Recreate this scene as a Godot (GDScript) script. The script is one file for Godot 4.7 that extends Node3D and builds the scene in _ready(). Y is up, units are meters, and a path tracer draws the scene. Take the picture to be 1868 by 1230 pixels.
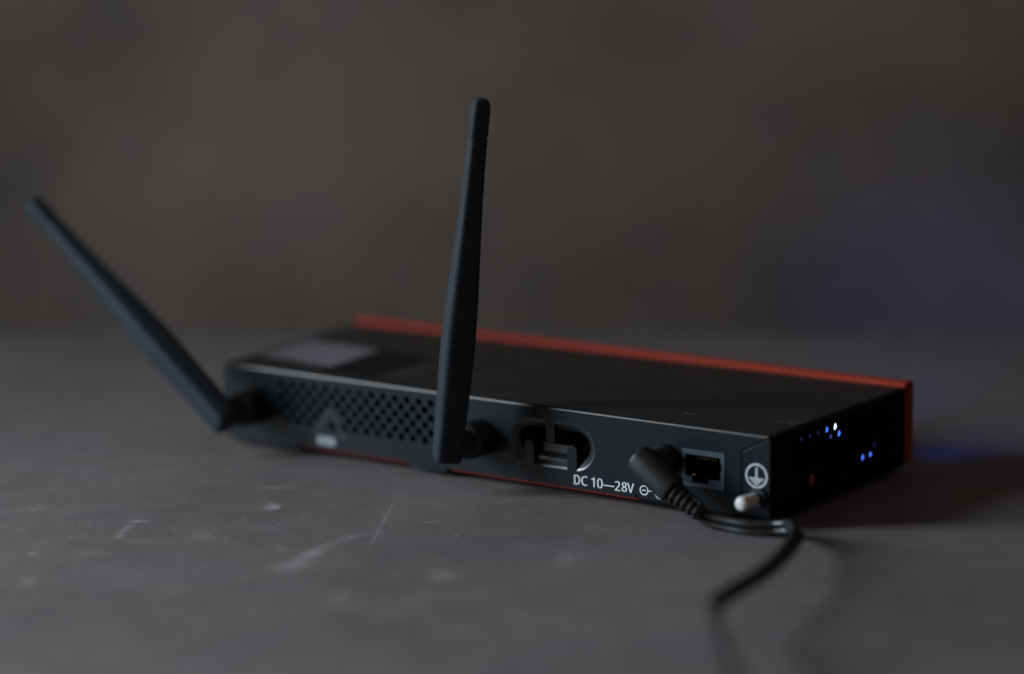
extends Node3D
# Close-up of a wireless router on a dark tabletop before a dark wall. Shapes are given in millimetres (MM turns them into metres).
# Router axes: x along the rear panel (right rear corner = 0), y up from the panel's lower edge, z out of the rear panel.

const MM := 0.001
const FOOT := 3.5                     # height of the rear panel's lower edge above the tabletop
const TURN := -0.6232                 # the router's turn on the table
const W := 231.5
const D := 93.0
const H := 27.0
const LEFT_FRONT := -243.0

var M := {}
var rng := RandomNumberGenerator.new()


func _ready() -> void:
	rng.seed = 7
	make_camera()
	make_environment()
	make_lights()
	make_materials()
	make_setting()
	make_router()
	make_cable()


# ------------------------------------------------------------------ camera, air, light

func make_camera() -> void:
	var lens := CameraAttributesPhysical.new()
	lens.frustum_focal_length = 92.73
	lens.frustum_focus_distance = 0.86
	lens.frustum_near = 0.05
	lens.frustum_far = 40.0
	lens.exposure_aperture = 3.0
	var cam := Camera3D.new()
	cam.name = "camera"
	cam.attributes = lens
	cam.fov = 14.75
	cam.position = Vector3(-0.08153, 0.21042, 0.80720)
	cam.rotation = Vector3(-0.1802, 0.0, -0.0107)
	add_child(cam)
	cam.current = true


func make_environment() -> void:
	var e := Environment.new()
	e.background_mode = Environment.BG_COLOR
	e.background_color = Color(0.080, 0.061, 0.051).linear_to_srgb()
	e.tonemap_mode = Environment.TONE_MAPPER_LINEAR
	e.tonemap_exposure = 1.0
	e.sdfgi_enabled = true
	e.ssao_enabled = true
	e.ssil_enabled = true
	var w := WorldEnvironment.new()
	w.name = "environment"
	w.environment = e
	add_child(w)


func make_lights() -> void:
	var l := AreaLight3D.new()          # the window on the left that lights the table
	l.name = "window_light"
	l.area_size = Vector2(0.5, 0.5)
	l.light_color = Color(0.82, 0.93, 1.0).linear_to_srgb()
	l.light_energy = 3.15
	l.area_range = 8.0
	l.shadow_enabled = true
	add_child(l)
	l.look_at_from_position(Vector3(-1.16, 0.41, 0.05), Vector3(-0.56, 0.09, 0.91))


# ------------------------------------------------------------------ mesh helpers

func V(x: float, y: float, z: float) -> Vector3:
	return Vector3(x, y, z) * MM


func begin(smooth := false) -> SurfaceTool:
	var st := SurfaceTool.new()
	st.begin(Mesh.PRIMITIVE_TRIANGLES)
	st.set_smooth_group(0 if smooth else -1)
	return st


func smoothing(st: SurfaceTool, on: bool) -> void:
	st.set_smooth_group(0 if on else 0xFFFFFFFF)


func tri(st: SurfaceTool, a: Vector3, b: Vector3, c: Vector3) -> void:   # a, b, c run anticlockwise seen from outside
	st.add_vertex(a)
	st.add_vertex(c)
	st.add_vertex(b)


func quad(st: SurfaceTool, a: Vector3, b: Vector3, c: Vector3, d: Vector3) -> void:
	tri(st, a, b, c)
	tri(st, a, c, d)


func done(st: SurfaceTool) -> ArrayMesh:
	st.generate_normals()
	return st.commit()


func part(called: String, mesh: Mesh, material: Material, parent: Node3D, at := Vector3.ZERO) -> MeshInstance3D:
	var o := MeshInstance3D.new()
	o.name = called
	o.mesh = mesh
	o.material_override = material
	o.position = at
	parent.add_child(o, true)
	return o


func tag(o: Node, label: String, category: String, group := "") -> void:
	if label:
		o.set_meta("label", label)
	if category:
		o.set_meta("category", category)
	if group:
		o.set_meta("group", group)


# a box in millimetres with chamfered edges
func add_box(st: SurfaceTool, lo: Vector3, hi: Vector3, c: float) -> void:
	var mid := (lo + hi) * 0.5
	var h := (hi - lo) * 0.5
	c = minf(c, minf(h.x, minf(h.y, h.z)) * 0.95)
	var p := func(sx: float, sy: float, sz: float, face: int) -> Vector3:
		var q := Vector3(sx * h.x, sy * h.y, sz * h.z)
		for k in 3:
			if k != face:
				q[k] -= signf(q[k]) * c
		return (mid + q) * MM
	for f in 3:
		var u := (f + 1) % 3
		var v := (f + 2) % 3
		for s in [-1.0, 1.0]:
			var corners := []
			for e in [[-1, -1], [1, -1], [1, 1], [-1, 1]]:
				var sg := Vector3.ZERO
				sg[f] = s
				sg[u] = e[0]
				sg[v] = e[1]
				corners.append(p.call(sg.x, sg.y, sg.z, f))
			if s > 0:
				quad(st, corners[0], corners[1], corners[2], corners[3])
			else:
				quad(st, corners[3], corners[2], corners[1], corners[0])
	if c <= 0.0:
		return
	for f in 3:                         # chamfer between the faces across u and v, along axis f
		var u := (f + 1) % 3
		var v := (f + 2) % 3
		for su in [-1.0, 1.0]:
			for sv in [-1.0, 1.0]:
				var a := Vector3.ZERO
				a[f] = -1
				a[u] = su
				a[v] = sv
				var b := a
				b[f] = 1
				var a1: Vector3 = p.call(a.x, a.y, a.z, u)
				var a2: Vector3 = p.call(a.x, a.y, a.z, v)
				var b1: Vector3 = p.call(b.x, b.y, b.z, u)
				var b2: Vector3 = p.call(b.x, b.y, b.z, v)
				if su * sv > 0:
					quad(st, a1, a2, b2, b1)
				else:
					quad(st, b1, b2, a2, a1)
	for sx in [-1.0, 1.0]:
		for sy in [-1.0, 1.0]:
			for sz in [-1.0, 1.0]:
				var x: Vector3 = p.call(sx, sy, sz, 0)
				var y: Vector3 = p.call(sx, sy, sz, 1)
				var z: Vector3 = p.call(sx, sy, sz, 2)
				if sx * sy * sz > 0:
					tri(st, x, y, z)
				else:
					tri(st, x, z, y)


func box(lo: Vector3, hi: Vector3, c := 0.3) -> ArrayMesh:
	var st := begin()
	add_box(st, lo, hi, c)
	return done(st)


# rings of points, each joined to the next; the ends are closed
func add_rings(st: SurfaceTool, rings: Array, cap_first := true, cap_last := true) -> void:
	for k in rings.size() - 1:
		var a: PackedVector3Array = rings[k]
		var b: PackedVector3Array = rings[k + 1]
		for i in a.size():
			var j := (i + 1) % a.size()
			quad(st, a[i], a[j], b[j], b[i])
	for e in [[cap_first, 0, true], [cap_last, rings.size() - 1, false]]:
		if not e[0]:
			continue
		var r: PackedVector3Array = rings[e[1]]
		var mid := Vector3.ZERO
		for q in r:
			mid += q
		mid /= r.size()
		for i in r.size():
			var j := (i + 1) % r.size()
			if e[2]:
				tri(st, mid, r[j], r[i])
			else:
				tri(st, mid, r[i], r[j])


# profile: [distance along the axis, radius] pairs in mm; x-axis and y-axis of the frame span the circle, z is the axis
func lathe_rings(frame: Transform3D, profile: Array, n := 28) -> Array:
	var rings := []
	for q in profile:
		var r := PackedVector3Array()
		for i in n:
			var a := TAU * i / n
			r.append(frame * (Vector3(cos(a) * q[1], sin(a) * q[1], q[0]) * MM))
		rings.append(r)
	return rings


func lathe(frame: Transform3D, profile: Array, n := 28) -> ArrayMesh:
	var st := begin(true)
	add_rings(st, lathe_rings(frame, profile, n))
	return crease(st, 40.0)


# normals that keep edges sharper than the given angle
func crease(st: SurfaceTool, degrees: float) -> ArrayMesh:
	var raw := st.commit_to_arrays()
	var v: PackedVector3Array = raw[Mesh.ARRAY_VERTEX]
	var uv = raw[Mesh.ARRAY_TEX_UV]
	var at := {}
	var face := PackedVector3Array()
	for t in v.size() / 3:
		var n := (v[t * 3 + 2] - v[t * 3]).cross(v[t * 3 + 1] - v[t * 3])
		face.append(n)
		for k in 3:
			var key := Vector3i((v[t * 3 + k] * 2e6).round())
			if not at.has(key):
				at[key] = []
			at[key].append(t)
	var normals := PackedVector3Array()
	var limit := cos(deg_to_rad(degrees))
	for t in face.size():
		var own := face[t].normalized()
		for k in 3:
			var sum := Vector3.ZERO
			for o in at[Vector3i((v[t * 3 + k] * 2e6).round())]:
				if face[o].normalized().dot(own) >= limit:
					sum += face[o]
			normals.append(sum.normalized() if sum.length() > 0.0 else own)
	var arrays := []
	arrays.resize(Mesh.ARRAY_MAX)
	arrays[Mesh.ARRAY_VERTEX] = v
	arrays[Mesh.ARRAY_NORMAL] = normals
	if uv != null:
		arrays[Mesh.ARRAY_TEX_UV] = uv
	var m := ArrayMesh.new()
	m.add_surface_from_arrays(Mesh.PRIMITIVE_TRIANGLES, arrays)
	return m


func along(origin: Vector3, dir: Vector3) -> Transform3D:   # z points along dir; origin in mm
	var z := dir.normalized()
	var x := Vector3.UP.cross(z)
	if x.length() < 0.01:
		x = Vector3.RIGHT
	x = x.normalized()
	return Transform3D(Basis(x, z.cross(x), z), origin * MM)


func smooth_path(points: Array, steps := 8) -> PackedVector3Array:
	var out := PackedVector3Array()
	for i in points.size() - 1:
		var p0: Vector3 = points[maxi(i - 1, 0)]
		var p1: Vector3 = points[i]
		var p2: Vector3 = points[i + 1]
		var p3: Vector3 = points[mini(i + 2, points.size() - 1)]
		for s in steps:
			out.append(p1.cubic_interpolate(p2, p0, p3, float(s) / steps))
	out.append(points[-1])
	return out


func add_tube(st: SurfaceTool, path: PackedVector3Array, radius: float, n := 14) -> void:
	var rings := []
	var up := Vector3.UP
	for i in path.size():
		var t := (path[mini(i + 1, path.size() - 1)] - path[maxi(i - 1, 0)]).normalized()
		var x := up.cross(t).normalized()
		up = t.cross(x).normalized()
		var r := PackedVector3Array()
		for k in n:
			var a := TAU * k / n
			r.append((path[i] + (x * cos(a) + up * sin(a)) * radius) * MM)
		rings.append(r)
	add_rings(st, rings)


# flat polygon pieces (anticlockwise seen from +z) laid at height z, mapped by the frame
func add_flat(st: SurfaceTool, poly: PackedVector2Array, z: float, frame := Transform3D()) -> void:
	if Geometry2D.is_polygon_clockwise(poly):
		poly.reverse()
	var idx := Geometry2D.triangulate_polygon(poly)
	for t in idx.size() / 3:
		var q := [poly[idx[t * 3]], poly[idx[t * 3 + 1]], poly[idx[t * 3 + 2]]]
		if (q[1] - q[0]).cross(q[2] - q[0]) < 0:
			q.reverse()
		tri(st, frame * V(q[0].x, q[0].y, z), frame * V(q[1].x, q[1].y, z), frame * V(q[2].x, q[2].y, z))


# the walls of a polygon between two heights; outward when anticlockwise and z1 > z0, inward for a hole
func add_walls(st: SurfaceTool, poly: PackedVector2Array, z0: float, z1: float, hole := false, frame := Transform3D()) -> void:
	if Geometry2D.is_polygon_clockwise(poly) != hole:
		poly.reverse()
	for i in poly.size():
		var a := poly[i]
		var b := poly[(i + 1) % poly.size()]
		quad(st, frame * V(a.x, a.y, z0), frame * V(b.x, b.y, z0), frame * V(b.x, b.y, z1), frame * V(a.x, a.y, z1))


func prism(poly: PackedVector2Array, z0: float, z1: float, frame := Transform3D()) -> ArrayMesh:
	var st := begin()
	add_flat(st, poly, z1, frame)
	add_walls(st, poly, z0, z1, false, frame)
	return done(st)


func circle(c: Vector2, r: float, n := 24) -> PackedVector2Array:
	var p := PackedVector2Array()
	for i in n:
		p.append(c + Vector2.from_angle(TAU * i / n) * r)
	return p


func rect(x0: float, y0: float, x1: float, y1: float) -> PackedVector2Array:
	return PackedVector2Array([Vector2(x0, y0), Vector2(x1, y0), Vector2(x1, y1), Vector2(x0, y1)])


func stadium(c: Vector2, hx: float, hy: float, n := 14) -> PackedVector2Array:
	var p := PackedVector2Array()
	for s in [1.0, -1.0]:
		for i in n + 1:
			p.append(c + Vector2(s * (hx - hy), 0) + Vector2.from_angle(-PI / 2 + PI * i / n + (0.0 if s > 0 else PI)) * hy)
	return p


# strokes: a ring or an arc of even width, raised a little
func add_arc(st: SurfaceTool, c: Vector2, r: float, wide: float, from: float, to: float, z: float, n := 40) -> void:
	for i in n:
		var a := Vector2.from_angle(lerpf(from, to, float(i) / n))
		var b := Vector2.from_angle(lerpf(from, to, float(i + 1) / n))
		var i0 := c + a * (r - wide / 2)
		var o0 := c + a * (r + wide / 2)
		var i1 := c + b * (r - wide / 2)
		var o1 := c + b * (r + wide / 2)
		quad(st, V(i0.x, i0.y, z), V(o0.x, o0.y, z), V(o1.x, o1.y, z), V(i1.x, i1.y, z))


func add_bar(st: SurfaceTool, a: Vector2, b: Vector2, wide: float, z: float) -> void:
	var n := (b - a).normalized().orthogonal() * wide / 2
	quad(st, V(a.x + n.x, a.y + n.y, z), V(a.x - n.x, a.y - n.y, z), V(b.x - n.x, b.y - n.y, z), V(b.x + n.x, b.y + n.y, z))


# a perforated field: round holes in offset rows, drilled through a sheet; the frame maps (x, y) of the sheet
func add_perforated(st: SurfaceTool, x_first: float, pitch: float, count: int, rows: PackedFloat32Array, hole_r: float, thick: float, skip: Callable, frame := Transform3D()) -> void:
	var rh := absf(rows[0] - rows[1]) / 2.0
	var lo := x_first - pitch / 2
	var hi := x_first + pitch * (count - 0.5)
	var n := 16
	for k in rows.size():
		var y := rows[k]
		var odd := k % 2 == 1
		var first := x_first + (pitch / 2 if odd else 0.0)
		var m := count - 1 if odd else count
		if odd:
			add_flat(st, rect(lo, y - rh, lo + pitch / 2, y + rh), 0.0, frame)
			add_flat(st, rect(hi - pitch / 2, y - rh, hi, y + rh), 0.0, frame)
		for i in m:
			var c := Vector2(first + pitch * i, y)
			if skip.call(c):
				add_flat(st, rect(c.x - pitch / 2, y - rh, c.x + pitch / 2, y + rh), 0.0, frame)
				continue
			var ring := circle(c, hole_r, n)
			var edge := PackedVector2Array()
			for q in ring:
				var d := (q - c) / hole_r
				var s := minf(pitch / 2 / maxf(absf(d.x), 1e-6), rh / maxf(absf(d.y), 1e-6))
				edge.append(c + d * s)
			for a in n:
				var b := (a + 1) % n
				quad(st, frame * V(ring[a].x, ring[a].y, 0), frame * V(edge[a].x, edge[a].y, 0), frame * V(edge[b].x, edge[b].y, 0), frame * V(ring[b].x, ring[b].y, 0))
				var ca := edge[a]
				var cb := edge[b]
				if absf(ca.x - cb.x) > 1e-4 and absf(ca.y - cb.y) > 1e-4:      # the corner of the cell between two rays
					var corner := Vector2(c.x + signf(ca.x + cb.x - 2 * c.x) * pitch / 2, c.y + signf(ca.y + cb.y - 2 * c.y) * rh)
					tri(st, frame * V(ca.x, ca.y, 0), frame * V(corner.x, corner.y, 0), frame * V(cb.x, cb.y, 0))
			add_walls(st, ring, -thick, 0.0, true, frame)


# a lid: outline corners anticlockwise seen from above as (x, z); rounded upper edge
func add_lid(st: SurfaceTool, corners: Array, top: float, r: float, skirt: float) -> void:
	var arcs := []
	var n := corners.size()
	for i in n:
		var p: Vector2 = corners[i]
		var d0: Vector2 = (p - corners[(i + n - 1) % n]).normalized()
		var d1: Vector2 = (corners[(i + 1) % n] - p).normalized()
		var n0 := Vector2(-d0.y, d0.x)      # points outward for this order in (x, z)
		var n1 := Vector2(-d1.y, d1.x)
		var c := p - (n0 + n1) * (r / (1.0 + n0.dot(n1)))
		for k in 6:
			arcs.append([c, n0.slerp(n1, k / 5.0)])
	var rings := []
	for lvl in [[0.0, top - r - skirt], [0.0, top - r], [0.1, 0], [0.3, 0], [0.5, 0], [0.7, 0], [0.9, 0], [1.0, top]]:
		var ring := PackedVector3Array()
		var a: float = lvl[0] * PI / 2
		var y: float = lvl[1] if lvl[0] == 0.0 or lvl[0] == 1.0 else top - r + sin(a) * r
		for e in arcs:
			var q: Vector2 = e[0] + e[1] * (r * cos(a) if lvl[0] < 1.0 else 0.001)
			ring.append(V(q.x, y, q.y))
		rings.append(ring)
	for k in rings.size() - 1:
		for i in arcs.size():
			var j := (i + 1) % arcs.size()
			quad(st, rings[k][i], rings[k + 1][i], rings[k + 1][j], rings[k][j])
	var last: PackedVector3Array = rings[-1]
	var mid := V((corners[0].x + corners[2].x) / 2, top, (corners[0].y + corners[2].y) / 2)
	for i in last.size():
		tri(st, mid, last[(i + 1) % last.size()], last[i])


# ------------------------------------------------------------------ materials

func noise(freq: float, octaves: int, seed_: int, kind := FastNoiseLite.TYPE_SIMPLEX_SMOOTH) -> FastNoiseLite:
	var f := FastNoiseLite.new()
	f.noise_type = kind
	f.frequency = freq
	f.seed = seed_
	f.fractal_octaves = octaves
	f.fractal_type = FastNoiseLite.FRACTAL_FBM if octaves > 1 else FastNoiseLite.FRACTAL_NONE
	return f


func grain(freq: float, octaves: int, seed_: int, side := 256) -> ImageTexture:
	var im := noise(freq, octaves, seed_).get_seamless_image(side, side)
	im.convert(Image.FORMAT_RGB8)
	return ImageTexture.create_from_image(im)


func ramp(freq: float, octaves: int, seed_: int, dark: Color, light: Color, side := 256) -> ImageTexture:
	var im := noise(freq, octaves, seed_).get_seamless_image(side, side)
	im.convert(Image.FORMAT_L8)
	var d := im.get_data()
	var out := PackedByteArray()
	out.resize(d.size() * 3)
	for i in d.size():
		var c := dark.lerp(light, d[i] / 255.0).linear_to_srgb()
		out[i * 3] = c.r8
		out[i * 3 + 1] = c.g8
		out[i * 3 + 2] = c.b8
	return ImageTexture.create_from_image(Image.create_from_data(im.get_width(), im.get_height(), false, Image.FORMAT_RGB8, out))


func mat(linear: Color, rough: float, metal := 0.0, spec := 0.5) -> StandardMaterial3D:
	var m := StandardMaterial3D.new()
	m.albedo_color = linear.linear_to_srgb()
	m.roughness = rough
	m.metallic = metal
	m.metallic_specular = spec
	m.cull_mode = BaseMaterial3D.CULL_DISABLED
	return m


func relief(m: StandardMaterial3D, tex: Texture2D, per_metre: float, cm: float) -> void:
	m.uv1_triplanar = true
	m.uv1_scale = Vector3.ONE * per_metre
	m.heightmap_enabled = true
	m.heightmap_texture = tex
	m.heightmap_scale = cm


func glow(linear: Color, energy: float) -> StandardMaterial3D:
	var m := mat(Color(0.02, 0.03, 0.06), 0.4)
	m.emission_enabled = true
	m.emission = linear.linear_to_srgb()
	m.emission_energy_multiplier = energy
	return m


func make_materials() -> void:
	var powder := grain(0.09, 3, 11)
	var leather := grain(0.06, 4, 12)
	M.panel = mat(Color(0.0078, 0.0108, 0.0145), 0.38, 0.0, 0.30)
	M.panel.albedo_texture = ramp(0.02, 4, 15, Color(0.7, 0.7, 0.7), Color(1, 1, 1))
	relief(M.panel, powder, 70.0, 0.004)
	M.side = mat(Color(0.005, 0.005, 0.005), 0.6, 0.0, 0.2)
	relief(M.side, powder, 70.0, 0.006)
	M.inside = mat(Color(0.003, 0.003, 0.003), 0.9, 0.0, 0.1)
	M.gloss = mat(Color(0.014, 0.017, 0.02), 0.32, 0.0, 0.6)
	relief(M.gloss, powder, 70.0, 0.003)
	M.rubber = mat(Color(0.030, 0.037, 0.044), 0.52, 0.0, 0.2)
	relief(M.rubber, leather, 110.0, 0.012)
	M.plug = mat(Color(0.012, 0.0132, 0.0145), 0.45, 0.0, 0.5)
	relief(M.plug, leather, 90.0, 0.005)
	M.cord = mat(Color(0.012, 0.012, 0.013), 0.35, 0.0, 0.5)
	M.foot = mat(Color(0.012, 0.012, 0.012), 0.85, 0.0, 0.3)
	M.red = mat(Color(0.30, 0.034, 0.018), 0.5, 0.0, 0.3)
	relief(M.red, powder, 80.0, 0.004)
	M.ink = mat(Color(0.62, 0.66, 0.68), 0.6)
	M.faded_ink = mat(Color(0.22, 0.24, 0.26), 0.6)
	M.grey_ink = mat(Color(0.019, 0.023, 0.028), 0.6)
	M.white = mat(Color(0.60, 0.60, 0.585), 0.35)
	M.steel = mat(Color(0.075, 0.095, 0.115), 0.45, 0.8)
	relief(M.steel, powder, 90.0, 0.003)
	M.gold = mat(Color(0.85, 0.6, 0.25), 0.25, 1.0)
	M.sticker = mat(Color(0.19, 0.187, 0.215), 0.5)
	M.dark_patch = mat(Color(0.007, 0.007, 0.008), 0.7, 0.0, 0.25)
	M.led_bright = glow(Color(0.50, 0.8, 1.0), 2.2)
	M.led = glow(Color(0.05, 0.17, 1.0), 1.25)
	M.led_soft = glow(Color(0.10, 0.10, 0.7), 0.35)
	M.led_red = glow(Color(0.5, 0.03, 0.01), 0.028)
	M.led_dim = glow(Color(0.05, 0.045, 0.4), 0.16)
	M.led_front = glow(Color(0.03, 0.08, 1.0), 1.6)
	M.cover = cover_material()
	M.table = table_material()
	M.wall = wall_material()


# black paint with dust specks, lint and faint wiped smears; u runs along x (-250..0 mm), v along z (-100..0 mm)
func cover_material() -> StandardMaterial3D:
	var w := 2000
	var h := 800
	var smear := noise(0.004, 4, 21).get_image(w, h)
	smear.convert(Image.FORMAT_L8)
	var fine := noise(0.2, 2, 22).get_image(w, h)
	fine.convert(Image.FORMAT_L8)
	var s := smear.get_data()
	var f := fine.get_data()
	var dust := PackedFloat32Array()
	dust.resize(w * h)
	for i in s.size():
		var t := maxf(0.0, (s[i] - 138) / 118.0)
		dust[i] = t * t * 0.05 + t * 0.02 * f[i] / 255.0
	for i in 1500:
		var x := rng.randi_range(2, w - 3)
		var y := rng.randi_range(2, h - 3)
		var a := pow(rng.randf(), 5.0) * 0.8 + 0.02
		dust[y * w + x] += a
		dust[y * w + x + 1] += a * 0.5
		dust[(y + 1) * w + x] += a * 0.4
	for q in [[-40.8, -15.4, 0.55], [-38.8, -15.0, 0.3], [-32.1, -28.3, 0.2], [-4.0, -21.0, 0.3], [-8.4, -19.9, 0.25], [-60.0, -40.0, 0.12], [-84.0, -52.0, 0.1], [-100.0, -30.0, 0.1], [-70.0, -20.0, 0.15]]:
		for k in 40:
			stamp(dust, w, h, (q[0] + 250.0) * 8.0 + rng.randfn() * 6.0, (q[1] + 100.0) * 8.0 + rng.randfn() * 5.0, 1.4, 1.1, 0.0, q[2])
	var out := PackedByteArray()
	out.resize(w * h * 3)
	for i in dust.size():
		var a := minf(dust[i], 1.0)
		var c := Color(lerpf(0.0075, 0.30, a), lerpf(0.008, 0.30, a), lerpf(0.009, 0.30, a)).linear_to_srgb()
		out[i * 3] = c.r8
		out[i * 3 + 1] = c.g8
		out[i * 3 + 2] = c.b8
	var m := mat(Color.WHITE, 0.38, 0.0, 0.5)
	m.albedo_texture = ImageTexture.create_from_image(Image.create_from_data(w, h, false, Image.FORMAT_RGB8, out))
	return m


# a soft oval spot added to a map
func stamp(d: PackedFloat32Array, w: int, h: int, cx: float, cy: float, rx: float, ry: float, turn: float, amount: float, tex = null) -> void:
	var r := int(ceilf(maxf(rx, ry) * 2.2))
	var cs := cos(turn)
	var sn := sin(turn)
	for y in range(maxi(0, int(cy) - r), mini(h, int(cy) + r + 1)):
		for x in range(maxi(0, int(cx) - r), mini(w, int(cx) + r + 1)):
			var dx := x - cx
			var dy := y - cy
			var u := (dx * cs + dy * sn) / rx
			var v := (dy * cs - dx * sn) / ry
			var q := u * u + v * v
			if q < 4.0:
				var a := amount * exp(-q * 1.6)
				if tex != null:
					a *= clampf((tex[y * w + x] / 255.0 - 0.25) * 2.6, 0.4, 1.4)
				d[y * w + x] += a


# the tabletop's own surface: mottled dark grey, worn, with scuffs, a scratch and dust; 0.8 x 0.64 m per tile
func table_material() -> StandardMaterial3D:
	var w := 2048
	var h := 1638
	var per := 2048.0 / 800.0            # texels per mm
	var big := noise(0.0035, 4, 31).get_image(w, h)
	var mid := noise(0.02, 4, 32).get_image(w, h)
	var fine := noise(0.30, 2, 33).get_image(w, h)
	var brown := noise(0.005, 3, 34).get_image(w, h)
	for im in [big, mid, fine, brown]:
		im.convert(Image.FORMAT_L8)
	var b := big.get_data()
	var md := mid.get_data()
	var f := fine.get_data()
	var br := brown.get_data()
	var dust := PackedFloat32Array()
	dust.resize(w * h)
	for i in 6500:                       # specks
		var x := rng.randi_range(2, w - 3)
		var y := rng.randi_range(2, h - 3)
		var a := pow(rng.randf(), 5.0) * 1.1 + 0.03
		dust[y * w + x] += a
		if rng.randf() < 0.5:
			dust[y * w + x + 1] += a * 0.7
		if rng.randf() < 0.3:
			dust[(y + 1) * w + x] += a * 0.6
	for i in 46:                         # faint scuffs everywhere
		stamp(dust, w, h, rng.randf() * w, rng.randf() * h, rng.randf_range(6, 34), rng.randf_range(3, 12), rng.randf() * PI, rng.randf_range(0.03, 0.11), md)
	for i in 30:                         # fine hairline scratches
		var p := Vector2(rng.randf() * w, rng.randf() * h)
		var dir := Vector2.from_angle(rng.randf() * PI)
		var bend := rng.randf_range(-0.004, 0.004)
		for k in rng.randi_range(40, 160):
			dir = dir.rotated(bend)
			p += dir
			if p.x > 1 and p.y > 1 and p.x < w - 2 and p.y < h - 2:
				dust[int(p.y) * w + int(p.x)] += 0.10
	# marks one can pick out: x and z in mm on the table, size, turn, strength
	for q in [
		[-162.4, -37.5, 3.4, 6.5, 0.0, 0.55], [-161.0, -36.0, 2.0, 3.0, 0.4, 0.3],
		[-149.1, 37.0, 5.0, 10.0, 0.2, 0.75], [-147.0, 32.0, 4.0, 6.0, 0.6, 0.3],
		[-141.5, 15.0, 3.4, 13.0, 0.55, 0.5], [-144.5, 24.0, 3.4, 9.0, 0.35, 0.36], [-133.0, 4.0, 3.0, 8.0, 0.85, 0.26],
		[-156.0, 14.0, 2.2, 13.0, -0.35, 0.14], [-163.0, -64.0, 7.0, 1.8, 0.0, 0.30],
		[-109.0, -14.5, 3.6, 1.3, 0.1, 0.55], [-107.0, -16.0, 2.0, 1.2, 0.0, 0.4], [-116.8, -12.9, 1.5, 1.1, 0.0, 0.5], [-100.2, 3.2, 0.7, 0.7, 0.0, 1.2],
		[-204.0, -19.5, 4.5, 1.6, 0.0, 0.35], [-207.5, -8.0, 1.2, 9.0, 0.2, 0.28], [-202.0, 6.0, 4.6, 1.6, -0.2, 0.30], [-207.4, -0.6, 1.4, 2.6, 0.1, 0.5],
		[-211.0, 20.7, 8.0, 3.0, 0.2, 0.18], [-231.8, 19.8, 1.8, 1.6, 0.0, 0.55], [-227.3, 52.1, 2.6, 4.0, 0.0, 0.24], [-240.0, -38.0, 9.0, 3.0, -0.3, 0.2],
		[-104.6, 52.1, 6.0, 9.0, 0.2, 0.24], [-110.0, 77.2, 9.0, 9.0, 0.0, 0.12], [-133.0, 72.0, 4.0, 7.0, 0.2, 0.16], [-180.0, -4.0, 9.0, 16.0, 0.4, 0.12],
		[-160.0, 85.0, 12.0, 9.0, 0.4, 0.07], [-90.0, 100.0, 14.0, 12.0, 0.0, 0.06], [-40.0, 60.0, 8.0, 16.0, 0.5, 0.10], [-66.0, 34.0, 5.0, 12.0, 0.5, 0.12],
	]:
		stamp(dust, w, h, (q[0] + 450.0) * per, (q[1] + 370.0) * per, q[2] * per, q[3] * per, q[4], q[5] * 1.1, md)
	for k in 320:                        # the long straight scratch
		var t := k / 319.0
		var p := Vector2(-122.2, -39.5).lerp(Vector2(-126.6, 11.6), minf(t * 1.9, 1.0)) if t < 0.526 else Vector2(-126.6, 11.6).lerp(Vector2(-132.1, 70.0), (t - 0.526) / 0.474)
		stamp(dust, w, h, (p.x + 450.0) * per, (p.y + 370.0) * per, 0.9, 0.9, 0.0, 0.26 if t < 0.526 else 0.09)
	var out := PackedByteArray()
	out.resize(w * h * 3)
	for i in w * h:
		var g := 0.135 * (1.0 + (b[i] - 128) * 0.0009 + (md[i] - 128) * 0.0009 + (f[i] - 128) * 0.0014)
		var warm := (br[i] - 128) * 0.0005
		var a := clampf(dust[i], 0.0, 1.0)
		out[i * 3] = srgb8(lerpf(g * (1.07 + warm), 0.42, a))
		out[i * 3 + 1] = srgb8(lerpf(g * 0.955, 0.42, a))
		out[i * 3 + 2] = srgb8(lerpf(g * (0.97 - warm), 0.42, a))
	var m := mat(Color.WHITE, 0.55, 0.0, 0.5)
	m.albedo_texture = ImageTexture.create_from_image(Image.create_from_data(w, h, false, Image.FORMAT_RGB8, out))
	var bump := noise(0.12, 4, 35).get_image(w, h)
	bump.convert(Image.FORMAT_RGB8)
	m.heightmap_enabled = true
	m.heightmap_texture = ImageTexture.create_from_image(bump)
	m.heightmap_scale = 0.008
	return m


func srgb8(v: float) -> int:
	return int(clampf((1.055 * pow(maxf(v, 0.0), 1.0 / 2.4) - 0.055) * 255.0 + 0.5, 0.0, 255.0))


func wall_material() -> StandardMaterial3D:
	var m := mat(Color.WHITE, 0.9, 0.0, 0.3)
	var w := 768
	var a := noise(0.003, 5, 636).get_image(w, w, false, false, false)  # seed picked so the blotches paint a light falloff: pale middle, darker corners
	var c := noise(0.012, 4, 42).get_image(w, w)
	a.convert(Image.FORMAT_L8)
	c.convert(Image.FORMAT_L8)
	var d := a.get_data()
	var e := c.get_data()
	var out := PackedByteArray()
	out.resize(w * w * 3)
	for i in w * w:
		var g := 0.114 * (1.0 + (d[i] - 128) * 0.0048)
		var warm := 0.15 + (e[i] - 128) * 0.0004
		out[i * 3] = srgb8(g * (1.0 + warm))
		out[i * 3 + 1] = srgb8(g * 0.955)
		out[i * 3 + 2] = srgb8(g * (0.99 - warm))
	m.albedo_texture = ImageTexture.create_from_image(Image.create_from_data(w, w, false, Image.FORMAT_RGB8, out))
	m.uv1_scale = Vector3(1.6, 1.6, 1.6)
	m.heightmap_enabled = true
	m.heightmap_texture = m.albedo_texture
	m.heightmap_scale = 0.3
	return m


# ------------------------------------------------------------------ the setting

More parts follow.
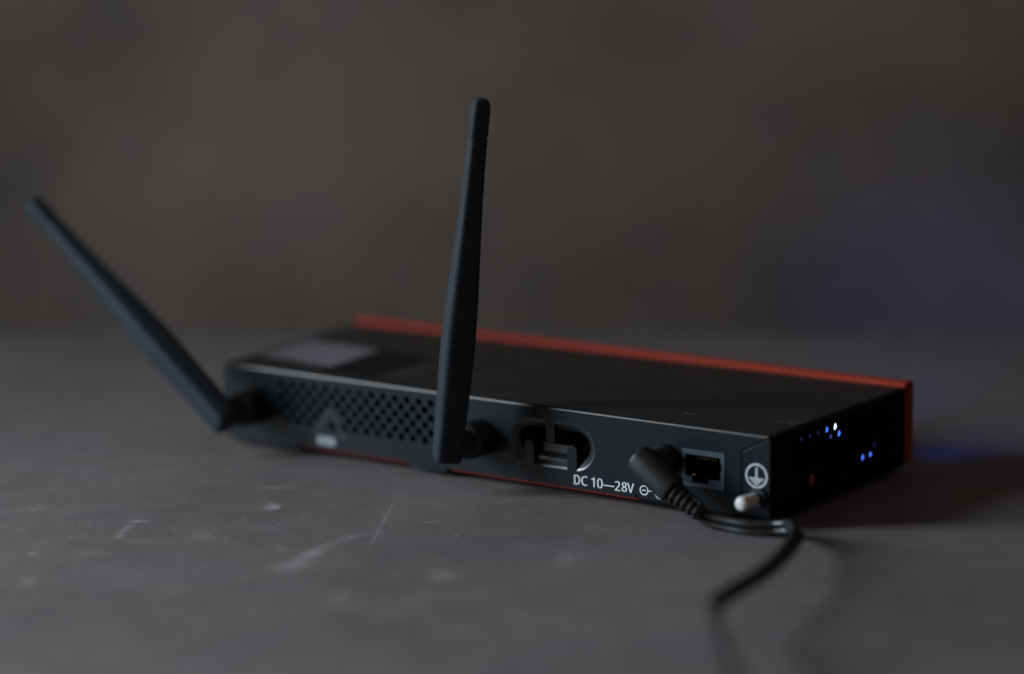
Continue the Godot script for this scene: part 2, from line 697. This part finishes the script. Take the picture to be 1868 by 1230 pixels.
func make_setting() -> void:
	var st := SurfaceTool.new()
	st.begin(Mesh.PRIMITIVE_TRIANGLES)
	var at := func(x: float, y: float, z: float) -> Vector3:
		st.set_uv(Vector2((x + 0.45) / 0.8, (z + 0.37) / 0.64))
		return Vector3(x, y, z)
	var c := 0.003
	var x0 := -1.15
	var x1 := 0.95
	var zb := -0.3625
	var zf := 0.62
	var add := func(p: Array) -> void:
		for k in [0, 2, 1, 0, 3, 2]:
			st.add_vertex(at.call(p[k].x, p[k].y, p[k].z))
	var slope := -0.06                   # the table's back edge follows the wall
	var back := func(x: float, y: float) -> Vector3:
		return Vector3(x, y, zb - (x + 0.0815) * slope)
	st.set_smooth_group(0xFFFFFFFF)
	add.call([Vector3(x0, 0, zf), Vector3(x1, 0, zf), back.call(x1, 0.0), back.call(x0, 0.0)])
	add.call([Vector3(x0, -c, zf + c), Vector3(x1, -c, zf + c), Vector3(x1, 0, zf), Vector3(x0, 0, zf)])
	add.call([Vector3(x0, -0.03, zf + c), Vector3(x1, -0.03, zf + c), Vector3(x1, -c, zf + c), Vector3(x0, -c, zf + c)])
	add.call([Vector3(x0, -0.03, zf + c), Vector3(x0, 0, zf), back.call(x0, 0.0), back.call(x0, -0.03)])
	add.call([Vector3(x1, -0.03, zf + c), back.call(x1, -0.03), back.call(x1, 0.0), Vector3(x1, 0, zf)])
	add.call([Vector3(x0, -0.03, zf + c), back.call(x0, -0.03), back.call(x1, -0.03), Vector3(x1, -0.03, zf + c)])
	st.generate_normals()
	var table := part("tabletop", st.commit(), M.table, self)
	table.set_meta("kind", "structure")
	table.set_meta("label", "dark grey scuffed tabletop with scratches under the router")
	var wst := SurfaceTool.new()
	wst.begin(Mesh.PRIMITIVE_TRIANGLES)
	wst.set_smooth_group(0xFFFFFFFF)
	var p := [Vector3(-1.6, -0.7, 0), Vector3(1.6, -0.7, 0), Vector3(1.6, 1.3, 0), Vector3(-1.6, 1.3, 0)]
	for k in [0, 2, 1, 0, 3, 2]:
		wst.set_uv(Vector2(p[k].x + 0.35, 0.55 - p[k].y))
		wst.add_vertex(p[k])
	var q := [Vector3(-1.6, -0.7, -0.1), Vector3(-1.6, 1.3, -0.1), Vector3(1.6, 1.3, -0.1), Vector3(1.6, -0.7, -0.1)]
	for f in [[q[0], q[1], q[2], q[3]], [p[3], p[2], q[2], q[1]], [p[1], q[3], q[2], p[2]], [p[0], p[3], q[1], q[0]], [p[0], q[0], q[3], p[1]]]:
		for k in [0, 2, 1, 0, 3, 2]:
			wst.set_uv(Vector2(f[k].x, f[k].y))
			wst.add_vertex(f[k])
	wst.generate_normals()
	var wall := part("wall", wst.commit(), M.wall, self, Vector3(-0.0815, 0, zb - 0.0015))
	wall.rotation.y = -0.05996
	wall.set_meta("kind", "structure")
	wall.set_meta("label", "dark brown grey wall behind the tabletop, mottled with painted light falloff")


# ------------------------------------------------------------------ the router

func placed_like_router(called: String) -> Node3D:
	var o := Node3D.new()
	o.name = called
	add_child(o, true)
	o.position = Vector3(0, FOOT * MM, 0)
	o.rotation.y = TURN
	return o


func make_router() -> void:
	var r := placed_like_router("wireless_router")
	tag(r, "slim black metal wireless router with red front edge and two tilted antennas", "router")

	# top cover with folded, rounded edges
	var st := SurfaceTool.new()
	st.begin(Mesh.PRIMITIVE_TRIANGLES)
	add_lid(st, [Vector2(0, 0), Vector2(0, -D), Vector2(LEFT_FRONT, -D), Vector2(-W, 0)].duplicate(), H, 1.0, 0.15)
	part("top_cover", with_flat_uv(crease(st, 50.0)), M.cover, r)

	make_rear_panel(r)
	make_sides(r)

	# red parts: front bezel, bottom plate
	var bz := begin()
	add_box(bz, Vector3(LEFT_FRONT - 2.0, -0.3, -D - 6.2), Vector3(0.5, H + 1.3, -D), 0.8)
	var bezel := part("front_bezel", done(bz), M.red, r)
	bezel.set_meta("label", "red front bezel")
	for k in 5:                          # lamps on the far face, that shine on the wall
		var lamp := lathe(along(Vector3(-18.0 - 9.0 * k, 21.0, -D - 5.9), Vector3(0, 0, -1)), [[0.0, 1.3], [0.7, 1.3], [1.0, 0.9]], 16)
		part("indicator_light", lamp, M.led_front if k < 2 else M.led_dim, bezel)
	var spot := SpotLight3D.new()
	spot.name = "indicator_glow"
	spot.light_color = Color(0.02, 0.09, 1.0).linear_to_srgb()
	spot.light_energy = 0.0135
	spot.light_size = 0.003
	spot.spot_range = 3.0
	spot.spot_attenuation = 2.0
	spot.spot_angle = 19.0
	spot.spot_angle_attenuation = 1.0
	spot.shadow_enabled = true
	r.add_child(spot)
	spot.position = V(-18.0, 21.0, -D - 8.2)
	spot.rotation = Vector3(-0.03, 0.42, 0.0)

	var low := SpotLight3D.new()           # the lamp nearest the right end, low over the table
	low.name = "indicator_glow"
	low.light_color = Color(0.05, 0.12, 1.0).linear_to_srgb()
	low.light_energy = 0.0011
	low.light_size = 0.003
	low.spot_range = 3.0
	low.spot_attenuation = 2.0
	low.spot_angle = 34.0
	low.spot_angle_attenuation = 1.0
	low.shadow_enabled = true
	r.add_child(low, true)
	low.position = V(-6.0, 11.0, -D - 8.2)
	low.rotation = Vector3(-0.30, -0.15, 0.0)
	part("indicator_light", lathe(along(Vector3(-6.0, 11.0, -D - 5.9), Vector3(0, 0, -1)), [[0.0, 1.3], [0.7, 1.3], [1.0, 0.9]], 16), M.led_front, bezel)

	var bp := begin()
	add_box(bp, Vector3(-W + 3.0, -1.0, -D), Vector3(-50.3, -0.02, -1.3), 0.25)
	part("bottom_plate", done(bp), M.red, r).set_meta("label", "red bottom plate edge")
	var bq := begin()
	add_box(bq, Vector3(-50.2, -1.1, -D), Vector3(-0.3, -0.02, -0.8), 0.25)
	part("bottom_plate", done(bq), M.side, r)
	for q in [[-145.8, -128.9], [-228.0, -195.5]]:
		part("hook_tab", box(Vector3(q[0], -1.7, -2.2), Vector3(q[1], -0.04, 0.05), 0.25), M.panel, r)
	for q in [[-20, -16], [-212, -16], [-20, -78], [-218, -78]]:
		part("foot", lathe(along(Vector3(q[0], -FOOT, q[1]), Vector3.UP), [[0.0, 5.4], [0.4, 6.0], [2.3, 6.2]], 28), M.foot, r)

	part("dark_inner_sheet", box(Vector3(-W + 4.0, 3.0, -D + 3.0), Vector3(-3.0, 4.4, -3.0), 0.2), M.inside, r)  # black sheet added inside so the vents look dark
	# a pale sticker and a matt black flat patch on the cover
	part("cover_patch", prism(PackedVector2Array([Vector2(-229.5, 19.0), Vector2(-192.8, 16.2), Vector2(-197.5, 49.0), Vector2(-232.5, 51.0)]), H, H + 0.12, Transform3D(Basis(Vector3.RIGHT, Vector3.FORWARD, Vector3.UP), Vector3.ZERO)), M.sticker, r).set_meta("label", "pale label sticker")
	part("cover_patch", prism(PackedVector2Array([Vector2(-191.0, 5.0), Vector2(-166.0, 5.0), Vector2(-170.5, 47.0), Vector2(-195.0, 48.5)]), H, H + 0.1, Transform3D(Basis(Vector3.RIGHT, Vector3.FORWARD, Vector3.UP), Vector3.ZERO)), M.dark_patch, r).set_meta("label", "matt black flat patch")

	make_antenna(r, Vector3(-113.8, 13.0, 19.0), Vector3(-97.95, 131.6, 19.0), 42.5)
	make_antenna(r, Vector3(-216.2, 12.3, 19.0), Vector3(-308.8, 84.1, 19.0), 19.0)


func with_flat_uv(m: ArrayMesh) -> ArrayMesh:
	var a := m.surface_get_arrays(0)
	var v: PackedVector3Array = a[Mesh.ARRAY_VERTEX]
	var uv := PackedVector2Array()
	for q in v:
		uv.append(Vector2((q.x / MM + 250.0) / 250.0, (q.z / MM + 100.0) / 100.0))
	a[Mesh.ARRAY_TEX_UV] = uv
	var out := ArrayMesh.new()
	out.add_surface_from_arrays(Mesh.PRIMITIVE_TRIANGLES, a)
	return out


func make_rear_panel(r: Node3D) -> void:
	var top := 25.98
	var st := begin()
	# perforated field
	var rows := PackedFloat32Array([22.3, 19.62, 16.94, 14.26, 11.58, 8.9])
	var rh := 1.34
	var first := -203.9
	var pitch := 5.25
	var count := 14
	var lo := first - pitch / 2
	var hi := first + pitch * (count - 0.5)
	var in_triangle := func(c: Vector2) -> bool:
		return c.y < 17.0 and c.y > 4.5 and absf(c.x + 181.3) < (17.0 - c.y) * 0.74 and not c.distance_to(Vector2(-181.4, 9.4)) < 1.4
	add_perforated(st, first, pitch, count, rows, 1.42, 0.6, in_triangle)
	add_flat(st, rect(lo, 0, hi, rows[5] - rh), 0)
	add_flat(st, rect(lo, rows[0] + rh, hi, top), 0)
	add_flat(st, rect(-W, 0, lo, top), 0)
	# cut-outs in the right part
	var oval := stadium(Vector2(-84.5, 13.9), 17.4, 8.0)
	var cut_oval := PackedVector2Array(oval)
	var tabs := [rounded_tab(-95.7, -91.8, 2.0, 14.6, true), rounded_tab(-78.2, -74.3, 2.0, 14.6, true), rounded_tab(-86.7, -83.3, 14.6, 25.0, false)]
	for t in tabs:
		cut_oval = Geometry2D.clip_polygons(cut_oval, t)[0]
	var jack := rect(-32.9, 6.75, -16.5, 19.45)
	var hole := circle(Vector2(-38.6, 14.7), 5.0, 28)
	var cuts := [cut_oval, jack, hole]
	var xs := [hi, -94.0, -84.9, -76.0, -38.6, -24.0, -10.7]
	for k in xs.size() - 1:
		var pieces := [rect(xs[k], 0, xs[k + 1], top)]
		for c in cuts:
			var next := []
			for q in pieces:
				for z in Geometry2D.clip_polygons(q, c):
					next.append(z)
			pieces = next
		for q in pieces:
			add_flat(st, q, 0)
	add_flat(st, PackedVector2Array([Vector2(-10.7, 21.25), Vector2(-1.2, top - 0.05), Vector2(-1.2, top), Vector2(-10.7, top)]), 0)
	for c in cuts:
		add_walls(st, c, -1.1, 0.0, true)
	# edges along the seam
	quad(st, V(-10.7, 0, 0), V(-10.7, 0, -1.1), V(-10.7, 21.25, -1.1), V(-10.7, 21.25, 0))
	quad(st, V(-10.7, 21.25, 0), V(-10.7, 21.25, -1.1), V(-1.2, top - 0.05, -1.1), V(-1.2, top - 0.05, 0))
	quad(st, V(-W, 0, -1.1), V(-10.7, 0, -1.1), V(-10.7, 0, 0), V(-W, 0, 0))
	var panel := part("rear_panel", done(st), M.panel, r)

	# recess for a cable tie: a dished rim, a dark hollow and a pressed bridge
	var dish := begin(true)
	var rings := []
	for q in [[0.0, 0.0], [0.3, -0.05], [0.7, -0.25], [1.2, -0.65], [1.8, -1.1], [2.5, -1.6], [3.0, -2.1], [3.25, -3.0], [3.3, -7.0]]:
		var ring := PackedVector3Array()
		for p in stadium(Vector2(-84.5, 13.9), 17.4 - q[0], 8.0 - q[0]):
			ring.append(V(p.x, p.y, q[1] - 0.05))
		rings.append(ring)
	for k in rings.size() - 1:
		var n: int = rings[k].size()
		for i in n:
			var j := (i + 1) % n
			quad(dish, rings[k][i], rings[k][j], rings[k + 1][j], rings[k + 1][i])
	var recess := part("cable_tie_recess", crease(dish, 70.0), M.gloss, r)
	var floor_ := begin()
	add_flat(floor_, stadium(Vector2(-84.5, 13.9), 14.2, 4.8), -7.0)
	part("hollow", done(floor_), M.inside, recess)
	var bridge := begin(true)
	var prof := [[5.95, -0.02], [6.15, -0.06], [7.5, -1.35], [9.1, -1.5], [10.7, -3.1], [12.4, -3.3], [13.4, -3.4], [13.5, -4.6]]   # two pressed steps
	for k in prof.size() - 1:
		var x0a: float = -91.6 + 0.32 * (prof[k][0] - 5.95) * 0.6
		var x0b: float = -91.6 + 0.32 * (prof[k + 1][0] - 5.95) * 0.6
		quad(bridge, V(x0a, prof[k][0], prof[k][1]), V(-78.4, prof[k][0], prof[k][1]), V(-78.4, prof[k + 1][0], prof[k + 1][1]), V(x0b, prof[k + 1][0], prof[k + 1][1]))
	part("bridge", crease(bridge, 20.0), M.gloss, recess)
	# three tongues, level with the panel; their roots are part of the panel, these are the rounded edges
	for t in tabs:
		var tab := begin()
		var face: PackedVector2Array = Geometry2D.intersect_polygons(t, stadium(Vector2(-84.5, 13.9), 17.39, 7.99))[0]
		add_walls(tab, face, -1.3, -0.25)
		add_flat(tab, face, -0.02)
		part("tongue", done(tab), M.panel, recess)

	make_port(r)

	# earth flange at the right corner
	var fl := begin()
	var outer := PackedVector2Array([Vector2(-10.25, 0.0), Vector2(-0.02, 0.0), Vector2(-0.02, 25.6), Vector2(-0.6, 25.75), Vector2(-10.25, 20.85)])
	var inner := PackedVector2Array([Vector2(-10.2, 0.0), Vector2(-0.02, 0.0), Vector2(-0.02, 25.1), Vector2(-0.65, 25.28), Vector2(-10.2, 20.40)])
	add_walls(fl, outer, -1.4, -0.35)
	for i in outer.size():
		var j := (i + 1) % outer.size()
		quad(fl, V(outer[i].x, outer[i].y, -0.35), V(outer[j].x, outer[j].y, -0.35), V(inner[j].x, inner[j].y, -0.05), V(inner[i].x, inner[i].y, -0.05))
	add_flat(fl, inner, -0.05)
	var flange := part("earth_flange", done(fl), M.panel, r)
	var g := begin()
	var gc := Vector2(-4.85, 13.4)
	add_arc(g, gc, 3.75, 0.52, 0, TAU, 0.02, 56)
	add_bar(g, gc + Vector2(0, 2.7), gc + Vector2(0, -0.75), 0.5, 0.02)
	add_bar(g, gc + Vector2(-2.6, -0.95), gc + Vector2(2.6, -0.95), 0.48, 0.024)
	add_bar(g, gc + Vector2(-1.85, -1.8), gc + Vector2(1.85, -1.8), 0.45, 0.02)
	add_bar(g, gc + Vector2(-0.85, -2.6), gc + Vector2(0.85, -2.6), 0.45, 0.02)
	part("earth_symbol", done(g), M.ink, flange)
	part("notch", prism(circle(Vector2(-10.35, 14.0), 0.55, 14), -0.6, 0.03), M.inside, flange)
	var stud := part("grounding_stud", lathe(along(Vector3(-4.2, 6.4, 2.2), Vector3(0, 0, 1)), [[0.0, 1.7], [0.4, 2.0], [5.5, 2.25], [6.8, 2.4], [7.9, 2.4], [8.6, 2.1], [9.0, 1.5], [9.15, 0.7]], 32), M.white, r)
	stud.set_meta("label", "white capped earthing stud")
	part("collar", lathe(along(Vector3(-4.2, 6.4, -0.1), Vector3(0, 0, 1)), [[0.0, 3.2], [0.7, 3.2], [0.9, 3.0], [0.92, 1.7], [2.4, 1.7]], 28), M.plug, stud)

	# printing
	var text := TextMesh.new()
	var font := SystemFont.new()
	font.font_names = PackedStringArray(["Droid Sans"])
	text.font = font
	text.text = "DC 10\u201428V"
	text.font_size = 48
	text.pixel_size = 0.0001
	text.depth = 0.00003
	text.horizontal_alignment = HORIZONTAL_ALIGNMENT_LEFT
	var box_ := text.get_aabb()
	var word := part("lettering", text, M.ink, panel)
	var sx := 0.0239 / box_.size.x
	var sy := 0.00335 / (box_.size.y)
	word.scale = Vector3(sx, sy, 1.0)
	word.position = V(-75.4, 1.35, 0.03) - Vector3(box_.position.x * sx, box_.position.y * sy, 0)
	var again := word.duplicate()          # struck twice, a hair apart, for the weight of the print
	again.name = "lettering_001"
	panel.add_child(again, true)
	again.position = word.position + V(0.13, 0.03, 0.004)
	var pol := begin()
	var pc := Vector2(-47.5, 3.0)
	add_arc(pol, pc, 1.5, 0.42, 0, TAU, 0.03)
	add_bar(pol, pc + Vector2(-0.7, 0), pc + Vector2(0.7, 0), 0.4, 0.03)
	add_bar(pol, pc + Vector2(1.68, 0), pc + Vector2(4.1, 0), 0.4, 0.03)
	add_arc(pol, pc + Vector2(6.3, 0.1), 2.2, 0.42, 1.0, TAU - 0.6, 0.034)
	add_bar(pol, pc + Vector2(6.3, 0.1), pc + Vector2(10.6, 0.1), 0.4, 0.03)
	add_arc(pol, pc + Vector2(6.3, 0.1), 0.25, 0.5, 0, TAU, 0.038, 16)
	add_arc(pol, pc + Vector2(12.2, 0.1), 1.5, 0.42, 0, TAU, 0.03)
	add_bar(pol, pc + Vector2(11.5, 0.1), pc + Vector2(12.9, 0.1), 0.4, 0.03)
	add_bar(pol, pc + Vector2(12.2, -0.6), pc + Vector2(12.2, 0.8), 0.4, 0.034)
	part("polarity_symbol", done(pol), M.ink, panel)
	var warn := begin()
	var a := Vector2(-181.3, 14.9)
	var b := Vector2(-188.4, 5.3)
	var c3 := Vector2(-174.2, 5.3)
	add_bar(warn, a, b, 0.7, 0.03)
	add_bar(warn, b, c3, 0.7, 0.034)
	add_bar(warn, c3, a, 0.7, 0.038)
	part("warning_triangle", done(warn), M.grey_ink, panel)
	var plate := begin()
	add_flat(plate, stadium(Vector2(-183.2, 3.1), 4.5, 1.65), 0.03)
	part("printed_mark", done(plate), M.faded_ink, panel)
	part("screw_hole", prism(circle(Vector2(-50.6, 0.55), 0.55, 14), -0.2, 0.03), M.inside, panel)


func rounded_tab(x0: float, x1: float, y0: float, y1: float, up: bool) -> PackedVector2Array:
	var p := PackedVector2Array()
	var r := (x1 - x0) / 2
	if up:
		p.append_array([Vector2(x0, y0), Vector2(x1, y0)])
		for i in 9:
			p.append(Vector2(x0 + r, y1 - r) + Vector2.from_angle(PI * i / 8) * r)
	else:
		p.append_array([Vector2(x1, y1), Vector2(x0, y1)])
		for q in [[x0, 1], [x1, -1]]:
			for i in 4:
				var t := i / 3.0 if q[1] > 0 else 1.0 - i / 3.0
				var cx: float = q[0] + q[1] * 0.9
				p.append(Vector2(cx, y0 + 0.9) + Vector2.from_angle(PI + PI / 2 * t if q[1] > 0 else TAU - PI / 2 * t) * 0.9)
	return p


func make_port(r: Node3D) -> void:
	var shell := begin()
	var outer := rect(-32.75, 6.9, -16.65, 19.3)
	var opening := PackedVector2Array([Vector2(-31.3, 17.5), Vector2(-31.3, 10.3), Vector2(-28.8, 10.3), Vector2(-28.8, 8.3), Vector2(-22.6, 8.3), Vector2(-22.6, 9.9), Vector2(-18.1, 9.9), Vector2(-18.1, 13.0), Vector2(-17.6, 13.3), Vector2(-17.6, 15.6), Vector2(-18.1, 15.9), Vector2(-18.1, 17.5)])
	for half in [rect(-33.5, 6.0, -25.6, 20.0), rect(-25.6, 6.0, -16.0, 20.0)]:
		for q in Geometry2D.clip_polygons(Geometry2D.intersect_polygons(outer, half)[0], opening):
			add_flat(shell, q, 0.25)
	add_walls(shell, outer, -1.0, 0.25)
	var port := part("network_port", done(shell), M.steel, r)
	var well := begin()
	add_walls(well, opening, -11.0, 0.24, true)
	add_flat(well, opening, -11.0)
	part("port_well", done(well), M.inside, port)
	for k in 8:
		var pin := begin()
		add_box(pin, Vector3(-29.0 + k * 1.02, 15.6, -9.0), Vector3(-28.6 + k * 1.02, 16.2, -2.5), 0.05)
		part("contact", done(pin), M.gold, port)
	part("spring_clip", box(Vector3(-29.1, 10.4, -1.6), Vector3(-27.9, 11.0, -0.1), 0.15), M.gold, port)


func make_sides(r: Node3D) -> void:
	var st := begin()
	var frame := Transform3D(Basis(Vector3(0, 0, -1), Vector3.UP, Vector3.RIGHT), Vector3.ZERO)   # sheet x runs along -z, its face looks along +x
	var rows := PackedFloat32Array([22.1, 19.25, 16.4, 13.55, 10.7, 7.85])
	var rh := 1.425
	var pitch := 5.6
	var first := 15.4
	var count := 13
	var no_hole := func(c: Vector2) -> bool:
		return c.x < 36.0 and c.y < 12.0
	add_perforated(st, first, pitch, count, rows, 1.35, 1.0, no_hole, frame)
	var lo := first - pitch / 2
	var hi := first + pitch * (count - 0.5)
	add_flat(st, rect(lo, 0, hi, rows[5] - rh), 0, frame)
	add_flat(st, rect(lo, rows[0] + rh, hi, 25.95), 0, frame)
	add_flat(st, rect(0.3, 0, lo, 25.95), 0, frame)
	add_flat(st, rect(hi, 0, D, 25.95), 0, frame)
	var side := part("side_panel", done(st), M.side, r)
	part("status_light", lathe(along(Vector3(-0.3, 7.2, -27.4), Vector3.RIGHT), [[0.0, 1.9], [0.4, 1.9], [0.6, 1.6]], 20), M.led_red, r).set_meta("label", "small dim red light low on the side")
	var other := begin()
	quad(other, V(LEFT_FRONT, 0, -D), V(-W, 0, 0), V(-W, 25.95, 0), V(LEFT_FRONT, 25.95, -D))
	part("side_panel", done(other), M.side, r)
	# lamps behind the holes
	for q in [[43.4, 22.1, 0, 1.25], [37.8, 22.1, 1, 1.1], [46.2, 19.25, 1, 1.2], [40.6, 19.25, 2, 0.9], [32.2, 22.1, 3, 0.8], [26.6, 22.1, 3, 0.6], [21.0, 22.1, 3, 0.8], [63.0, 7.85, 1, 1.15], [68.6, 7.85, 1, 1.0], [71.4, 10.7, 3, 0.9]]:
		var m = [M.led_bright, M.led, M.led_soft, M.led_dim][q[2]]
		part("status_light", lathe(along(Vector3(-1.9, q[1], -q[0]), Vector3.RIGHT), [[0.0, q[3]], [1.3, q[3]], [1.75, q[3] * 0.7], [1.9, 0.2]], 16), m, r)


func make_antenna(r: Node3D, base: Vector3, tip: Vector3, twist: float) -> void:
	var a := Node3D.new()
	a.name = "antenna"
	r.add_child(a, true)
	var dir := (tip - base).normalized()
	a.position = base * MM
	a.basis = Basis(dir.cross(Vector3(0, 0, 1)).normalized(), dir, Vector3(0, 0, 1))
	var length := (tip - base).length()
	# blade: a rounded square that narrows towards the tip
	var section := func(s: float, wide: float) -> PackedVector3Array:
		var ring := PackedVector3Array()
		var n := 32
		for i in n:
			var t := TAU * i / n
			var c := Vector2(cos(t), sin(t))
			var k := wide / 2 / pow(pow(absf(c.x), 5.0) + pow(absf(c.y), 5.0), 0.2)
			var q := (c * k).rotated(-deg_to_rad(twist))
			ring.append(V(q.x, s, -q.y))
		return ring
	var groove := length - 13.0
	var st := begin(true)
	var rings := []
	for q in [[-5.0, 5.6], [-4.85, 7.2], [-4.4, 8.5], [-3.4, 9.3], [0.0, 9.6], [10.0, 9.8], [22.0, 10.3], [34.0, 10.7], [42.0, 10.5], [54.0, 9.7], [66.0, 8.6], [76.0, 7.6], [86.0, 6.8], [96.0, 6.3]]:
		rings.append(section.call(q[0], q[1]))
	rings.append(section.call(groove - 0.5, 6.0))
	rings.append(section.call(groove, 5.5))
	add_rings(st, rings)
	part("blade", crease(st, 40.0), M.rubber, a)
	var cap := begin(true)
	rings = []
	for q in [[0.05, 5.3], [0.1, 5.55], [0.6, 6.05], [5.0, 6.1], [9.5, 6.1], [11.2, 5.7], [12.2, 4.7], [12.8, 3.2], [13.0, 1.4]]:
		rings.append(section.call(groove + q[0], q[1]))
	add_rings(cap, rings)
	part("tip_cap", crease(cap, 40.0), M.rubber, a)
	# hinge and knurled collar, down to the panel
	var z0 := -base.z
	part("hinge", lathe(along(Vector3(0, 0, -9.0), Vector3(0, 0, 1)), [[0.0, 4.6], [0.6, 5.0], [3.0, 5.0], [4.5, 4.2], [9.0, 4.0]], 24), M.rubber, a)
	part("hinge_pin", lathe(along(Vector3(0, 0, -12.0), Vector3(0, 0, 1)), [[0.0, 3.4], [12.0, 3.4]], 18), M.plug, a)
	var collar := begin(true)
	rings = []
	for q in [[z0 + 0.1, 5.9], [z0 + 0.6, 6.4], [z0 + 8.6, 6.4], [z0 + 9.4, 5.9], [z0 + 10.2, 5.0]]:
		var ring := PackedVector3Array()
		for i in 72:
			var t := TAU * i / 72
			var rr: float = q[1] - (0.35 if i % 3 == 0 else 0.0)
			ring.append(V(cos(t) * rr, sin(t) * rr, q[0]))
		rings.append(ring)
	add_rings(collar, rings)
	part("knurled_collar", crease(collar, 25.0), M.plug, a)


# ------------------------------------------------------------------ the power cable

func make_cable() -> void:
	var c := placed_like_router("power_cable")
	tag(c, "black power cable with a right-angled plug in the router's DC socket", "cable")
	var jack := Vector3(-38.6, 14.7, 0.0)
	var dir := Vector3(10.3, -7.2, 0.0).normalized()
	var elbow := jack + Vector3(0, 0, 12.0)
	var back := elbow - dir * 4.8
	var st := begin(true)
	add_rings(st, lathe_rings(along(back, dir), [[0.0, 3.6], [0.1, 4.2], [0.4, 4.7], [1.0, 5.0], [6.0, 5.15], [13.0, 5.05], [16.2, 4.95], [16.9, 4.6], [17.1, 3.6]], 36))
	add_rings(st, lathe_rings(along(jack + Vector3(0, 0, 0.6), Vector3(0, 0, 1)), [[0.0, 4.4], [0.5, 4.8], [10.0, 4.95], [11.5, 4.95]], 36))
	var plug := part("plug", crease(st, 42.0), M.plug, c)
	part("barrel", lathe(along(jack + Vector3(0, 0, -6.0), Vector3(0, 0, 1)), [[0.0, 2.6], [0.3, 2.75], [7.0, 2.75]], 24), M.steel, plug)
	# strain relief: ribs on a tapered sleeve that bends down a little
	var s0 := back + dir * 17.0
	var d2 := Vector3(10.6, -5.9, 0.2).normalized()
	part("sleeve", lathe(along(s0, d2), [[-0.5, 2.9], [1.0, 2.7], [11.6, 1.9], [12.4, 1.6]], 24), M.plug, c)
	for k in 5:
		var f := along(s0 + d2 * (1.0 + 2.3 * k), d2)
		var rr := 3.9 - 0.27 * k
		part("rib", lathe(f, [[0.0, rr - 0.35], [0.2, rr], [0.85, rr], [1.05, rr - 0.35]], 28), M.plug, c)
	for s in [-1.0, 1.0]:                # the spines that tie the ribs together
		var spine := begin()
		var f := along(s0, d2)
		for k in 1:
			add_box_in(spine, f, Vector3(-0.7, s * 2.9 - 0.6, 0.0), Vector3(0.7, s * 2.9 + 0.4, 10.8))
		part("spine", done(spine), M.plug, c)
	var end := s0 + d2 * 11.8
	var pts := [end, Vector3(-19.2, 1.6, 11.0), Vector3(-15.5, -0.3, 10.6), Vector3(-10.0, -1.0, 10.2), Vector3(-3.0, -1.2, 10.1), Vector3(2.2, -1.0, 9.0), Vector3(7.4, -0.3, 7.6), Vector3(13.5, 1.2, 9.6), Vector3(22.6, 3.5, 22.0), Vector3(31.2, 5.0, 41.0), Vector3(41.1, 6.5, 69.8), Vector3(46.5, 7.5, 96.8), Vector3(48.6, 8.0, 109.3), Vector3(52.5, 8.5, 119.7), Vector3(67.8, 10.5, 143.8), Vector3(85.6, 13.5, 169.2), Vector3(102.3, 16.5, 193.0), Vector3(124.7, 20.5, 226.0), Vector3(158.1, 24.5, 274.6)]
	var mid := smooth_path(pts, 8)
	# a flat twin lead: upright by the router, lying flatter further on
	for s in [-1.0, 1.0]:
		var path := PackedVector3Array()
		for i in mid.size():
			var t := (mid[mini(i + 1, mid.size() - 1)] - mid[maxi(i - 1, 0)]).normalized()
			var side := t.cross(Vector3.UP).normalized()
			var up := side.cross(t).normalized()
			var w := smoothstep(0.28, 0.52, float(i) / mid.size())
			var w2 := smoothstep(0.66, 0.78, float(i) / mid.size())
			var turn := lerpf(PI / 2, 0.5, w) + w2 * 1.0
			var off := side * cos(turn) + up * sin(turn)
			path.append(mid[i] + off * 1.27 * s * smoothstep(-2.0, 6.0, float(i)))
		var tube := begin(true)
		add_tube(tube, path, 1.3)
		part("wire", crease(tube, 60.0), M.cord, c)


func add_box_in(st: SurfaceTool, f: Transform3D, lo: Vector3, hi: Vector3) -> void:
	var p := []
	for z in [lo.z, hi.z]:
		for q in [[lo.x, lo.y], [hi.x, lo.y], [hi.x, hi.y], [lo.x, hi.y]]:
			p.append(f * (Vector3(q[0], q[1], z) * MM))
	quad(st, p[3], p[2], p[1], p[0])
	quad(st, p[4], p[5], p[6], p[7])
	for i in 4:
		var j := (i + 1) % 4
		quad(st, p[i], p[j], p[4 + j], p[4 + i])
